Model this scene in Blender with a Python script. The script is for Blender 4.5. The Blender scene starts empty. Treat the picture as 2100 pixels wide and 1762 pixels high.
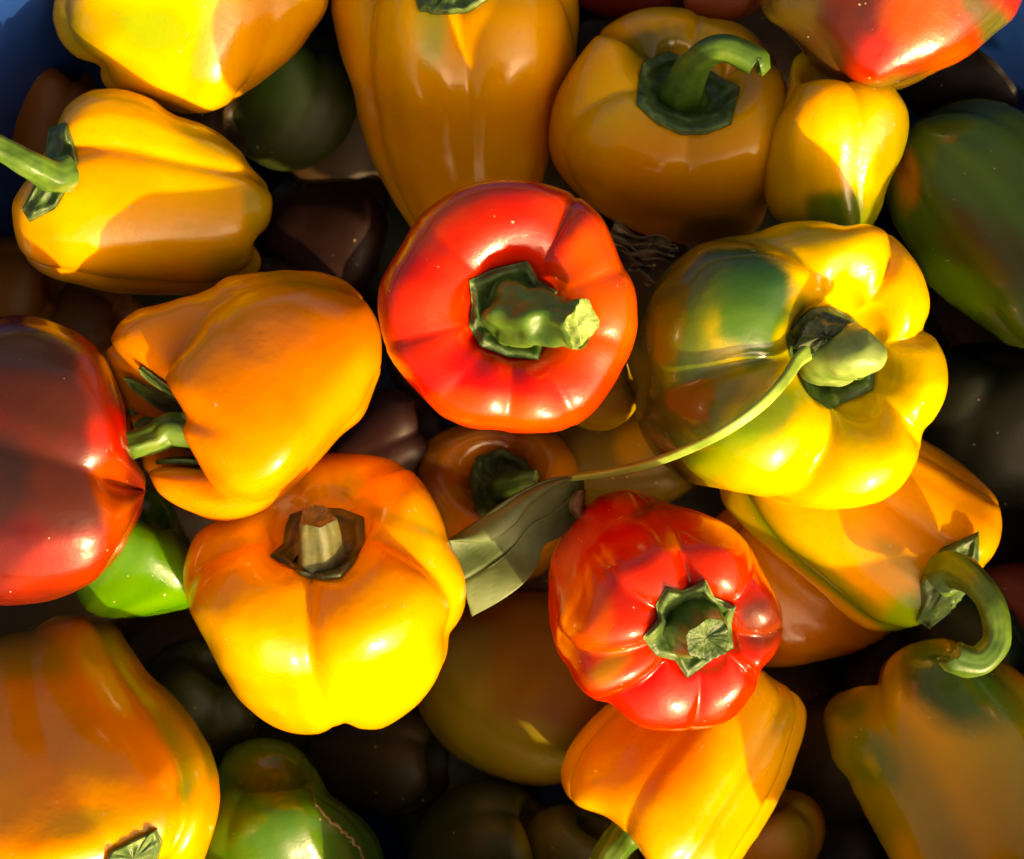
import bpy, math
import numpy as np
from mathutils import Vector
from mathutils.bvhtree import BVHTree

# ------------------------------------------------------------------ camera, sky, sun, exposure
K = 0.16e-3            # metres per photo pixel (photo taken as 2100 x 1762) on the plane z = 0
H = 0.60               # height of the lens above that plane
W0, H0 = 1050.0, 881.0
scene = bpy.context.scene
col = scene.collection
cam_d = bpy.data.cameras.new('camera')
cam_d.sensor_width = 36.0
cam_d.lens = 36.0 * H / (2100 * K)
cam_d.clip_start = 0.01
cam_d.clip_end = 50.0
cam_d.dof.use_dof = True
cam_d.dof.focus_distance = H - 0.03
cam_d.dof.aperture_fstop = cam_d.lens / 1000 / 0.0042
cam = bpy.data.objects.new('camera', cam_d)
cam.location = (0, 0, H)
col.objects.link(cam)
scene.camera = cam

SUN_EL, SUN_AZ = 29.0, -58.0     # azimuth measured counter-clockwise from +x (image right)
sd = Vector((math.cos(math.radians(SUN_EL)) * math.cos(math.radians(SUN_AZ)),
             math.cos(math.radians(SUN_EL)) * math.sin(math.radians(SUN_AZ)),
             math.sin(math.radians(SUN_EL))))
world = bpy.data.worlds.new('World')
scene.world = world
world.use_nodes = True
wn = world.node_tree.nodes
sky = wn.new('ShaderNodeTexSky')
sky.sky_type = 'NISHITA'
sky.sun_disc = False
sky.air_density = 0.7
sky.dust_density = 9.0
sky.ozone_density = 0.2
sky.sun_elevation = math.radians(SUN_EL)
sky.sun_rotation = math.radians(90.0 - SUN_AZ)
world.node_tree.links.new(sky.outputs[0], wn['Background'].inputs[0])
wn['Background'].inputs[1].default_value = 0.135
sun_d = bpy.data.lights.new('sun', 'SUN')
sun_d.energy = 4.1
sun_d.angle = math.radians(0.9)
sun_d.color = (1.0, 0.87, 0.60)
sun = bpy.data.objects.new('sun', sun_d)
sun.rotation_euler = sd.to_track_quat('Z', 'Y').to_euler()
sun.location = sd * 2
col.objects.link(sun)
scene.view_settings.view_transform = 'Standard'
scene.view_settings.look = 'None'
scene.view_settings.gamma = 1
scene.view_settings.exposure = 0.76
scene.view_settings.use_white_balance = True      # the phone's warm white balance
scene.view_settings.white_balance_temperature = 10500
scene.view_settings.white_balance_tint = 10
scene.cycles.max_bounces = 8

# ------------------------------------------------------------------ small maths helpers
def to_px(P):
    f = H / (H - P[:, 2])
    return np.stack([W0 + P[:, 0] * f / K, H0 - P[:, 1] * f / K], 1)

def from_px(Q, z):
    f = (H - z) / H
    return np.stack([(Q[:, 0] - W0) * K * f, (H0 - Q[:, 1]) * K * f, z + 0 * f], 1)

def pt(px, py, z):
    f = (H - z) / H
    return np.array([(px - W0) * K * f, (H0 - py) * K * f, z])

def catmull(P, n, closed=False):
    P = np.asarray(P, float)
    m = len(P)
    if closed:
        idx = lambda i: P[i % m]
        segs = m
    else:
        idx = lambda i: P[min(max(i, 0), m - 1)]
        segs = m - 1
    t = np.linspace(0, segs, n, endpoint=not closed)
    out = []
    for v in t:
        i = min(int(v), segs - 1)
        u = v - i
        p0, p1, p2, p3 = idx(i - 1), idx(i), idx(i + 1), idx(i + 2)
        out.append(0.5 * ((2 * p1) + (-p0 + p2) * u + (2 * p0 - 5 * p1 + 4 * p2 - p3) * u * u + (-p0 + 3 * p1 - 3 * p2 + p3) * u ** 3))
    return np.array(out)

def smooth01(x):
    x = np.clip(x, 0, 1)
    return x * x * (3 - 2 * x)

def wob(x, y, seed, sc):
    r = np.random.RandomState(seed)
    v = 0
    for k in range(6):
        a = r.uniform(0, 2 * math.pi)
        f = sc * r.uniform(0.6, 2.2)
        v = v + np.sin(f * (x * math.cos(a) + y * math.sin(a)) + r.uniform(0, 6.3)) / (1 + 0.4 * k)
    return v / 3.0

def wob3(P, seed, sc):
    r = np.random.RandomState(seed)
    v = 0
    for k in range(8):
        d = r.normal(size=3)
        d /= np.linalg.norm(d)
        f = sc * r.uniform(0.6, 2.4)
        v = v + np.sin(f * (P @ d) + r.uniform(0, 6.3)) / (1 + 0.35 * k)
    return v / 3.0

def tps_fit(S, T, lam=1e-4):
    n = len(S)
    d2 = ((S[:, None] - S[None]) ** 2).sum(-1)
    Kk = d2 * np.log(d2 + 1e-12) * 0.5 + lam * np.eye(n)
    Pm = np.hstack([np.ones((n, 1)), S])
    A = np.zeros((n + 3, n + 3))
    A[:n, :n] = Kk
    A[:n, n:] = Pm
    A[n:, :n] = Pm.T
    B = np.zeros((n + 3, 2))
    B[:n] = T
    return np.linalg.solve(A, B)

def tps_eval(S, W, Q):
    out = np.empty_like(Q)
    for i in range(0, len(Q), 4000):
        q = Q[i:i + 4000]
        d2 = ((q[:, None] - S[None]) ** 2).sum(-1)
        U = d2 * np.log(d2 + 1e-12) * 0.5
        out[i:i + 4000] = U @ W[:len(S)] + np.hstack([np.ones((len(q), 1)), q]) @ W[len(S):]
    return out

# ------------------------------------------------------------------ materials
def new_mat(name):
    m = bpy.data.materials.new(name)
    m.use_nodes = True
    nt = m.node_tree
    b = nt.nodes['Principled BSDF']
    return m, nt, b

def node(nt, kind, **kw):
    n = nt.nodes.new(kind)
    for k, v in kw.items():
        if k in n.inputs:
            n.inputs[k].default_value = v
        else:
            setattr(n, k, v)
    return n

def skin_material(name='pepper_skin', r0=0.14, r1=0.30, coat=0.25):
    m, nt, b = new_mat(name)
    L = nt.links.new
    at = node(nt, 'ShaderNodeAttribute', attribute_name='Col')
    tc = node(nt, 'ShaderNodeTexCoord')
    n1 = node(nt, 'ShaderNodeTexNoise', Scale=42.0, Detail=4.0, Roughness=0.55)
    L(tc.outputs['Object'], n1.inputs['Vector'])
    mr = node(nt, 'ShaderNodeMapRange')
    mr.inputs['To Min'].default_value = 0.84
    mr.inputs['To Max'].default_value = 1.14
    L(n1.outputs['Fac'], mr.inputs['Value'])
    hs = node(nt, 'ShaderNodeHueSaturation')
    L(at.outputs['Color'], hs.inputs['Color'])
    L(mr.outputs[0], hs.inputs['Value'])
    n2 = node(nt, 'ShaderNodeTexNoise', Scale=22.0, Detail=2.0)
    L(tc.outputs['Object'], n2.inputs['Vector'])
    mh = node(nt, 'ShaderNodeMapRange')
    mh.inputs['To Min'].default_value = 0.488
    mh.inputs['To Max'].default_value = 0.512
    L(n2.outputs['Fac'], mh.inputs['Value'])
    L(mh.outputs[0], hs.inputs['Hue'])
    # pale dust specks
    n3 = node(nt, 'ShaderNodeTexNoise', Scale=420.0, Detail=1.0)
    L(tc.outputs['Object'], n3.inputs['Vector'])
    r3 = node(nt, 'ShaderNodeMapRange')
    r3.inputs['From Min'].default_value = 0.775
    r3.inputs['From Max'].default_value = 0.80
    L(n3.outputs['Fac'], r3.inputs['Value'])
    mx = node(nt, 'ShaderNodeMix', data_type='RGBA')
    mx.inputs[7].default_value = (0.45, 0.36, 0.2, 1)
    L(r3.outputs[0], mx.inputs[0])
    L(hs.outputs[0], mx.inputs[6])
    L(mx.outputs[2], b.inputs['Base Color'])
    b.inputs['Roughness'].default_value = 0.27
    nr = node(nt, 'ShaderNodeTexNoise', Scale=60.0, Detail=3.0)
    L(tc.outputs['Object'], nr.inputs['Vector'])
    rr = node(nt, 'ShaderNodeMapRange')
    rr.inputs['To Min'].default_value = r0
    rr.inputs['To Max'].default_value = r1
    L(nr.outputs['Fac'], rr.inputs['Value'])
    L(rr.outputs[0], b.inputs['Roughness'])
    b.inputs['IOR'].default_value = 1.45
    b.inputs['Coat Weight'].default_value = coat
    b.inputs['Specular IOR Level'].default_value = 0.46
    b.inputs['Coat Roughness'].default_value = 0.07
    b.inputs['Subsurface Weight'].default_value = 0.45
    b.inputs['Subsurface Radius'].default_value = (1.0, 0.45, 0.08)
    b.inputs['Subsurface Scale'].default_value = 0.006
    # waxy micro relief and broad dents
    nb = node(nt, 'ShaderNodeTexNoise', Scale=900.0, Detail=2.0)
    L(tc.outputs['Object'], nb.inputs['Vector'])
    b1 = node(nt, 'ShaderNodeBump', Strength=0.2, Distance=0.0002)
    L(nb.outputs['Fac'], b1.inputs['Height'])
    nc = node(nt, 'ShaderNodeTexNoise', Scale=46.0, Detail=5.0, Roughness=0.55)
    L(tc.outputs['Object'], nc.inputs['Vector'])
    b2 = node(nt, 'ShaderNodeBump', Strength=0.5, Distance=0.0016)
    L(nc.outputs['Fac'], b2.inputs['Height'])
    L(b1.outputs[0], b2.inputs['Normal'])
    L(b2.outputs[0], b.inputs['Normal'])
    return m

def plant_material(name, c1, c2, c3, rough=0.5, scale=160.0, bump=0.6, sss=0.1, pit=0.45):
    m, nt, b = new_mat(name)
    L = nt.links.new
    tc = node(nt, 'ShaderNodeTexCoord')
    n1 = node(nt, 'ShaderNodeTexNoise', Scale=scale, Detail=5.0, Roughness=0.6)
    L(tc.outputs['Object'], n1.inputs['Vector'])
    cr = node(nt, 'ShaderNodeValToRGB')
    e = cr.color_ramp.elements
    e[0].position, e[0].color = 0.34, (*c1, 1)
    e[1].position, e[1].color = 0.56, (*c2, 1)
    e2 = e.new(0.74)
    e2.color = (*c3, 1)
    L(n1.outputs['Fac'], cr.inputs[0])
    L(cr.outputs[0], b.inputs['Base Color'])
    b.inputs['Roughness'].default_value = rough
    b.inputs['Subsurface Weight'].default_value = sss
    b.inputs['Subsurface Radius'].default_value = (0.4, 1.0, 0.1)
    b.inputs['Subsurface Scale'].default_value = 0.002
    n2 = node(nt, 'ShaderNodeTexNoise', Scale=scale * 1.6, Detail=4.0)
    L(tc.outputs['Object'], n2.inputs['Vector'])
    b1 = node(nt, 'ShaderNodeBump', Strength=bump, Distance=0.0012)
    L(n2.outputs['Fac'], b1.inputs['Height'])
    L(b1.outputs[0], b.inputs['Normal'])
    return m

M_SKIN = skin_material()
M_SKIN_DUSTY = skin_material('pepper_skin_dusty', 0.42, 0.60, 0.0)
M_CALYX = plant_material('calyx_green', (0.022, 0.055, 0.014), (0.065, 0.13, 0.028), (0.24, 0.30, 0.09), scale=130, bump=0.9)
M_CALYX_DRY = plant_material('calyx_dry', (0.025, 0.035, 0.010), (0.07, 0.075, 0.02), (0.17, 0.12, 0.055), scale=110)
M_STEM = plant_material('stem_green', (0.035, 0.09, 0.012), (0.08, 0.17, 0.022), (0.15, 0.23, 0.05), rough=0.38, scale=90, bump=0.3)
M_STEM_DRY = plant_material('stem_dry', (0.05, 0.06, 0.015), (0.10, 0.095, 0.028), (0.19, 0.13, 0.05), rough=0.6, scale=120)
M_CUT = plant_material('stem_cut', (0.10, 0.18, 0.03), (0.22, 0.31, 0.08), (0.42, 0.45, 0.18), rough=0.6, scale=260, bump=0.8)
M_CUT_DRY = plant_material('stem_cut_dry', (0.07, 0.07, 0.025), (0.14, 0.12, 0.05), (0.24, 0.19, 0.09), rough=0.7, scale=260, bump=0.8)
M_CUT_GREEN = plant_material('stem_cut_green', (0.02, 0.05, 0.010), (0.045, 0.10, 0.015), (0.14, 0.20, 0.04), rough=0.5, scale=200, bump=0.8)
M_HUSK = plant_material('dry_husk', (0.05, 0.03, 0.012), (0.20, 0.13, 0.05), (0.48, 0.36, 0.18), rough=0.5, scale=150, bump=0.9)

# ------------------------------------------------------------------ mesh helpers
def mesh_obj(name, V, F, mat, parent=None, cols=None, origin=None, smooth=True):
    V = np.asarray(V, float)
    o0 = np.zeros(3) if origin is None else np.asarray(origin, float)
    me = bpy.data.meshes.new(name)
    me.from_pydata((V - o0).tolist(), [], [tuple(int(i) for i in f) for f in F])
    if smooth:
        me.polygons.foreach_set('use_smooth', [True] * len(me.polygons))
    if cols is not None:
        a = me.color_attributes.new('Col', 'FLOAT_COLOR', 'POINT')
        c4 = np.hstack([np.clip(cols, 0, 1), np.ones((len(cols), 1))]).astype(np.float32)
        a.data.foreach_set('color', c4.ravel())
    me.materials.append(mat)
    me.update()
    o = bpy.data.objects.new(name, me)
    if parent is None:
        o.location = o0
    else:
        o.parent = parent
        pw = np.array(parent_world(parent))
        o.location = o0 - pw
    col.objects.link(o)
    return o

def parent_world(p):
    v = np.array(p.location)
    while p.parent is not None:
        p = p.parent
        v = v + np.array(p.location)
    return v

def grid_faces(ns, nu, base=0):
    i = np.arange(ns - 1)[:, None]
    j = np.arange(nu)[None]
    a = base + i * nu + j
    b = base + i * nu + (j + 1) % nu
    c = base + (i + 1) * nu + (j + 1) % nu
    d = base + (i + 1) * nu + j
    return np.stack([a, b, c, d], -1).reshape(-1, 4).tolist()

def tag(o, label, cat, group=None, kind=None):
    o['label'] = label
    o['category'] = cat
    if group:
        o['group'] = group
    if kind:
        o['kind'] = kind

# ------------------------------------------------------------------ the bell pepper
YEL = (0.80, 0.44, 0.004)
AMB = (0.79, 0.34, 0.004)
ORA = (0.80, 0.255, 0.004)
DOR = (0.62, 0.18, 0.005)
RED = (0.55, 0.011, 0.004)
RRO = (0.70, 0.10, 0.006)
GRN = (0.045, 0.15, 0.012)
DGR = (0.012, 0.06, 0.012)
LGR = (0.16, 0.36, 0.012)
OLI = (0.22, 0.20, 0.008)
BRN = (0.075, 0.014, 0.006)
BLK = (0.022, 0.012, 0.010)

def profile(ns, pit=0.42, pitw=0.42, taper=0.80, tip=0.10, belly=0.0):
    c = [(0.0, 1 - pit), (pitw * 0.45, 1 - pit * 0.98), (pitw * 0.85, 1 - pit * 0.70), (pitw * 1.12, 1 - pit * 0.25),
         (pitw + (1 - pitw) * 0.40, 1.0), (0.86, 0.93), (0.97, 0.76), (1.0, 0.50),
         (1.0 - (1 - taper) * 0.20 + belly, 0.20), (1.0 - (1 - taper) * 0.45 + belly, -0.15), (taper + (1 - taper) * 0.22 + belly * 0.5, -0.48),
         (taper * 0.93, -0.76), (taper * 0.76, -0.93), (taper * 0.52, -1.0), (taper * 0.25, -1.0 + tip * 0.6), (0.0, -1.0 + tip)]
    return catmull(c, ns)

def lobe_fn(theta, grooves, p):
    """grooves: list of (angle_deg, depth).  returns g (1 in a groove, 0 on a crest), crest id"""
    g = sorted([(a % 360, d) for a, d in grooves])
    n = len(g)
    ang = np.degrees(theta) % 360
    out = np.zeros_like(ang)
    lid = np.zeros_like(ang)
    tt = np.zeros_like(ang)
    for i in range(n):
        a0, d0 = g[i]
        a1, d1 = g[(i + 1) % n]
        span = (a1 - a0) % 360 or 360
        t = ((ang - a0) % 360) / span
        m = t < 1
        w = np.sin(np.pi * np.clip(t, 0, 1))
        v = 1 - ((w * w + 0.004) / 1.004) ** (p / 2)
        amp = (d0 * (1 - smooth01(t)) + d1 * smooth01(t)) * min(1.0, (span / 70.0) ** 0.6)
        out[m] = (v * amp)[m]
        lid[m] = i
        tt[m] = t[m]
    return out, lid.astype(int), tt

bodies = []
DEBUG = False

def pepper(label, outline, zc, az, el, asp=1.0, pit=None, grooves=None, gd=0.16, p=0.62, prof=None, base=AMB, blobs=(),
           c=None, dz=1.0, seed=1, calyx=None, stem=None, group='bell peppers heaped in the tub', res=1.0, rough=0.028,
           mid=0.5, extra=None, stem_mat=None, calyx_mat=None, tpsx=(), cal_off=0.0016, name='bell_pepper', pins=(), mot=(YEL, 0.25), gcol=None, flute=0.022, skin=None):
    skin = skin or M_SKIN
    r = np.random.RandomState(seed)
    O = np.asarray(outline, float)
    if c is None:
        c = ((O[:, 0].min() + O[:, 0].max()) / 2, (O[:, 1].min() + O[:, 1].max()) / 2)
    c = np.asarray(c, float)
    D = catmull(O, 600, closed=True)
    # ---- target silhouette radius per angle
    def radial(P, n, mode):
        a = np.arctan2(-(P[:, 1] - c[1]), P[:, 0] - c[0])
        rr = np.hypot(P[:, 0] - c[0], P[:, 1] - c[1])
        out = np.full(n, np.nan)
        b = np.round(a / (2 * np.pi) * n).astype(int) % n
        for k in range(n):
            m = b == k
            if m.any():
                out[k] = rr[m].max()
        ok = ~np.isnan(out)
        xs = np.arange(n)
        out = np.interp(xs, np.concatenate([xs[ok] - n, xs[ok], xs[ok] + n]), np.tile(out[ok], 3))
        return out
    NB = 90
    Rt = radial(D, NB, 't')
    # ---- frame
    azr, elr = math.radians(az), math.radians(el)
    A = np.array([math.cos(elr) * math.cos(azr), math.cos(elr) * math.sin(azr), math.sin(elr)])
    ref = np.array([0, 0, 1.0]) if el < 50 else np.array([1.0, 0, 0])
    e1 = ref - A * (ref @ A)
    e1 /= np.linalg.norm(e1)
    e2 = np.cross(A, e1)
    ns, nu = int(110 * res), int(168 * res)
    pr = profile(ns, **(prof or {}))
    th = np.arange(nu) / nu * 2 * np.pi
    if grooves is None:
        n = r.choice([3, 4, 4])
        off = r.uniform(0, 360)
        grooves = [(off + 360 / n * k + r.uniform(-12, 12), r.uniform(0.7, 1.1)) for k in range(n)]
    s = np.linspace(0, 1, ns)
    S, T = np.meshgrid(s, th, indexing='ij')
    # grooves wander a little along the fruit
    Tw = T + 0.10 * np.sin(S * 4 + r.uniform(0, 6)) * r.uniform(0.3, 1)
    G, lid, tt = lobe_fn(Tw.ravel(), grooves, p)
    G = G.reshape(S.shape)
    nl = len(grooves)
    amp = 1 + r.uniform(-0.05, 0.05, nl)
    hh = r.uniform(-0.07, 0.07, nl)
    crest = np.sin(np.pi * tt.reshape(S.shape)) ** 2
    la = 1 + (amp[lid.reshape(S.shape)] - 1) * crest
    lh = hh[lid.reshape(S.shape)] * crest
    rho = pr[:, 0][:, None] * la
    h = pr[:, 1][:, None] + 0 * T
    top = np.exp(-((S - 0.30) / 0.16) ** 2)
    bot = np.exp(-((S - 0.86) / 0.13) ** 2)
    rho = rho * (1 - gd * G * (mid + (1.3 - mid) * top + (1.2 - mid) * bot) * smooth01(S / 0.12) * smooth01((1 - S) / 0.05))
    h = h - G * gd * 0.95 * top + G * gd * 1.5 * bot + lh * top * 0.7 + lh * bot
    streak = wob3(np.stack([np.cos(T.ravel()) * 2.2, np.sin(T.ravel()) * 2.2, S.ravel() * 1.6], 1), seed + 5, 1.9) * 0.7 + wob3(np.stack([np.cos(T.ravel()) * 6, np.sin(T.ravel()) * 6, S.ravel() * 2.0], 1), seed + 6, 2.2) * 0.4
    rho = rho * (1 + (flute * (streak.reshape(S.shape)) * smooth01(S / 0.25) * smooth01((1 - S) / 0.1)))
    rho = np.maximum(rho, 0)
    P = (e1[None, None] * (rho * np.cos(T))[..., None] + e2[None, None] * (rho * np.sin(T))[..., None] + A[None, None] * (h * asp)[..., None])
    P = P.reshape(-1, 3)
    nrm = P / (np.linalg.norm(P, axis=1, keepdims=True) + 1e-6)
    P = P * (1 + rough * wob3(P, seed + 50, 2.6)[:, None] + rough * 0.30 * wob3(P, seed + 51, 7)[:, None])
    # ---- scale to the outline
    kk = K * (H - zc) / H
    mean_t = Rt.mean()
    x = np.hypot(P[:, 0], P[:, 1])
    cxy = (P[:, :2].min(0) + P[:, :2].max(0)) / 2
    P[:, :2] -= cxy
    P[:, 2] -= (P[:, 2].min() + P[:, 2].max()) / 2
    ang = np.arctan2(P[:, 1], P[:, 0])
    b = np.round(ang / (2 * np.pi) * 36).astype(int) % 36
    ms = np.mean([np.hypot(P[b == k, 0], P[b == k, 1]).max() for k in range(36)])
    P *= mean_t * kk / ms
    P[:, 2] *= dz
    P += pt(c[0], c[1], zc)
    Q = to_px(P)
    Rs = radial(Q, NB, 's')
    aa = np.arange(NB) / NB * 2 * np.pi
    u = np.stack([np.cos(aa), -np.sin(aa)], 1)
    SRC = c + u * Rs[:, None]
    TGT = c + u * Rt[:, None]
    sh = Q[:nu].mean(0)
    if pit is not None:
        SRC = np.vstack([SRC, sh])
        TGT = np.vstack([TGT, pit])
        d = np.hypot(*(sh - np.array(pit)))
        if DEBUG:
            print('PIT SHIFT %s: %.0f px from %s to %s' % (label[:40], d, sh.round(), pit))
    for (ps, pa, tx, ty) in pins:      # a spot on the skin (how far along, which side) brought to where the photo shows it
        src = Q[int(ps * (ns - 1)) * nu + int(round((pa % 360) / 360 * nu)) % nu]
        if DEBUG:
            print('PIN', label[:20], ps, pa, src.round(), (tx, ty))
        SRC = np.vstack([SRC, src])
        TGT = np.vstack([TGT, (tx, ty)])
    for (sx, sy, tx, ty) in tpsx:
        SRC = np.vstack([SRC, (sx, sy)])
        TGT = np.vstack([TGT, (tx, ty)])
    SC = mean_t
    Wt = tps_fit((SRC - c) / SC, (TGT - c) / SC, 2e-4)
    Q2 = tps_eval((SRC - c) / SC, Wt, (Q - c) / SC) * SC + c
    P = from_px(Q2, P[:, 2])
    # ---- ripening colours, and on some fruit painted shade, laid on the skin
    colr = np.tile(np.array(base, float), (len(P), 1))
    for bl in blobs:
        bx, by, br, bc = bl[:4]
        ry = bl[4] if len(bl) > 4 else br
        ba = math.radians(bl[5]) if len(bl) > 5 else 0
        st = bl[6] if len(bl) > 6 else 1.0
        soft = bl[7] if len(bl) > 7 else 0.95
        dx, dy = Q2[:, 0] - bx, -(Q2[:, 1] - by)
        ux = dx * math.cos(ba) + dy * math.sin(ba)
        uy = -dx * math.sin(ba) + dy * math.cos(ba)
        d = np.hypot(ux / br, uy / ry)
        d = d + 0.34 * wob(Q2[:, 0], Q2[:, 1], int(bx + by) % 999 + 3, 0.014) + 0.16 * wob(Q2[:, 0], Q2[:, 1], int(bx) % 99 + 7, 0.045) + 0.07 * wob(Q2[:, 0], Q2[:, 1], int(by) % 99 + 9, 0.13)
        d = d + 0.22 * streak
        w = smooth01((1 + soft * 0.5 - d) / soft) * st
        colr = colr * (1 - w[:, None]) + np.array(bc) * w[:, None]
    # long soft streaks that run from stem to tip, and a tint in the grooves
    if mot is not None:
        mc, ms_ = mot
        w = smooth01(0.5 + 0.9 * streak - 0.15) * ms_
        colr = colr * (1 - w[:, None]) + np.array(mc) * w[:, None]
    if gcol is not None:
        w = smooth01((G.ravel() - 0.25) / 0.6) * gcol[1] * smooth01(0.6 + 0.8 * streak)
        colr = colr * (1 - w[:, None]) + np.array(gcol[0]) * w[:, None]
    org = pt(c[0], c[1], zc)
    F = grid_faces(ns, nu)
    has_parts = stem is not None or calyx is not None or extra
    if has_parts:
        root = bpy.data.objects.new(name, None)
        root.empty_display_size = 0.02
        root.location = org
        col.objects.link(root)
        body = mesh_obj('body', P, F, skin, root, colr, org)
    else:
        root = mesh_obj(name, P, F, skin, None, colr, org)
        body = root
    tag(root, label, 'bell pepper', group)
    bodies.append((root, P))
    pitp = P[:nu].mean(0)
    Pg = P.reshape(ns, nu, 3)
    # outward direction of the stem end
    ctr = P.mean(0)
    info = dict(root=root, P=P, F=F, pit=pitp, Pg=Pg, A=A)
    if calyx is not None:
        make_calyx(info, calyx, calyx_mat or M_CALYX, seed, cal_off)
    if stem is not None:
        make_stem(info, stem, stem_mat or M_STEM, seed)
    return info

def make_calyx(info, spec, mat, seed, off):
    """spec: dict(out=[px points], c=(px,py)) cast onto the fruit, or dict(s=0.2) following the fruit's own surface"""
    rr = np.random.RandomState(seed + 9)
    nr, na = 22, 128
    if 'out' in spec:
        bvh = BVHTree.FromPolygons([Vector(v) for v in info['P']], info['F'])
        O = np.asarray(spec['out'], float)
        # polygon with crisp tips: linear edges, slightly bowed
        m = len(O)
        E = []
        for k in range(na):
            v = k / na * m
            i = int(v)
            t = v - i
            p0, p1 = O[i], O[(i + 1) % m]
            E.append(p0 * (1 - t) + p1 * t)
        E = np.array(E)
        c = np.array(spec.get('c', O.mean(0)), float)
        eye = Vector((0, 0, H))
        hit_prev = None
        top = np.zeros((nr, na, 3))
        for j in range(na):
            lastz = None
            for i in range(nr):
                f = (i + 0.0) / (nr - 1)
                q = c * (1 - f) + E[j] * f
                d = (Vector(pt(q[0], q[1], 0)) - eye).normalized()
                loc, nn, _, _ = bvh.ray_cast(eye, d)
                if loc is None:
                    zz = lastz if lastz is not None else info['pit'][2]
                    loc = Vector(pt(q[0], q[1], zz))
                lastz = loc.z
                top[i, j] = loc
        # relax heights so that it spans folds instead of dropping into them
        zraw = top[:, :, 2].copy()
        for _ in range(spec.get('relax', 5)):
            z = top[:, :, 2]
            zs = (np.roll(z, 1, 1) + np.roll(z, -1, 1) + z) / 3
            zs[1:-1] = (zs[1:-1] * 2 + zs[:-2] + zs[2:]) / 4
            top[:, :, 2] = zs
        top[:, :, 2] = np.maximum(top[:, :, 2], zraw + 0.0)
        z0 = top[0, :, 2].mean()
        fr = np.linspace(0, 1, nr)[:, None]
        th = np.arange(na)[None] / na * 2 * np.pi
        ridge = 0
        for k in range(3):
            ridge = ridge + np.sin(th * rr.randint(4, 15) + rr.uniform(0, 6) + fr * rr.uniform(-3, 3)) * rr.uniform(0.2, 0.6)
        knob = 0.5 + 0.5 * wob(np.cos(th) * 3 + fr * 2, np.sin(th) * 3 - fr * 2, seed + 20, 2.4)
        lift = off + spec.get('lift', 0.002) * (1 - fr) ** 1.5 + 0.0006 * ridge * smooth01(fr * 2) + (spec.get('curl', 0.0006) + 0.0012) * np.exp(-((fr - 0.84) / 0.11) ** 2) * (0.35 + knob) - 0.0008 * smooth01((fr - 0.9) / 0.1)
        for i in range(nr):
            for j in range(na):
                p = top[i, j]
                qx = to_px(p[None])
                top[i, j] = from_px(qx, np.array([p[2] + lift[i, j]]))[0]
        info['pit'] = top[0].mean(0)
        up = np.zeros((nr, na, 3))
        up[..., 2] = 1
    else:
        Pg = info['Pg']
        ns, nu = Pg.shape[:2]
        s0 = spec['s']
        tips = spec.get('tips', 6)
        th = np.arange(na) / na * 2 * np.pi
        ph = rr.uniform(0, 6)
        edge = s0 * (1 + spec.get('jag', 0.28) * (2 * np.abs(((th * tips / (2 * np.pi) + ph) % 1) - 0.5) - 0.5) + 0.06 * np.sin(3 * th + ph))
        top = np.zeros((nr, na, 3))
        up = np.zeros((nr, na, 3))
        inner = Pg.mean((0, 1))
        for i in range(nr):
            f = i / (nr - 1)
            si = np.clip(edge * f * (ns - 1), 0, ns - 2)
            i0 = si.astype(int)
            t = (si - i0)[:, None]
            uj = np.arange(na) / na * nu
            j0 = uj.astype(int) % nu
            top[i] = Pg[i0, j0] * (1 - t) + Pg[i0 + 1, j0] * t
            nd = Pg[i0 + 1, (j0 + 2) % nu] - Pg[i0, j0]
            n_ = np.cross(Pg[np.minimum(i0 + 2, ns - 1), j0] - Pg[np.maximum(i0 - 1, 0), j0], Pg[i0 + 1, (j0 + 2) % nu] - Pg[i0 + 1, (j0 - 2) % nu])
            n_ /= np.linalg.norm(n_, axis=1, keepdims=True) + 1e-9
            sg = np.sign((n_ * (top[i] - inner)).sum(1))
            n_ *= 1.0
            up[i] = n_
        # orient by the axis at the rim
        if (up[2].mean(0) @ info['A']) < 0:
            up = -up
        fr = np.linspace(0, 1, nr)[:, None]
        t2 = th[None]
        ridge = sum(np.sin(t2 * k + rr.uniform(0, 6)) * 0.4 for k in (5, 8, 13))
        lift = off + spec.get('lift', 0.003) * (1 - fr) ** 1.5 + 0.0004 * ridge * fr + 0.001 * fr ** 4
        up[0] = info['A']
        top = top + up * lift[..., None]
        info['pit'] = top[0].mean(0)
    n = nr * na
    bot = top - up * 0.0014
    V = np.vstack([top.reshape(-1, 3), bot.reshape(-1, 3)])
    F = grid_faces(nr, na)
    F2 = [f[::-1] for f in grid_faces(nr, na, n)]
    rim = [[(nr - 1) * na + j, n + (nr - 1) * na + j, n + (nr - 1) * na + (j + 1) % na, (nr - 1) * na + (j + 1) % na] for j in range(na)]
    info['calyx'] = mesh_obj('calyx', V, F + F2 + rim, mat, info['root'], None, info['pit'])

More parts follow.
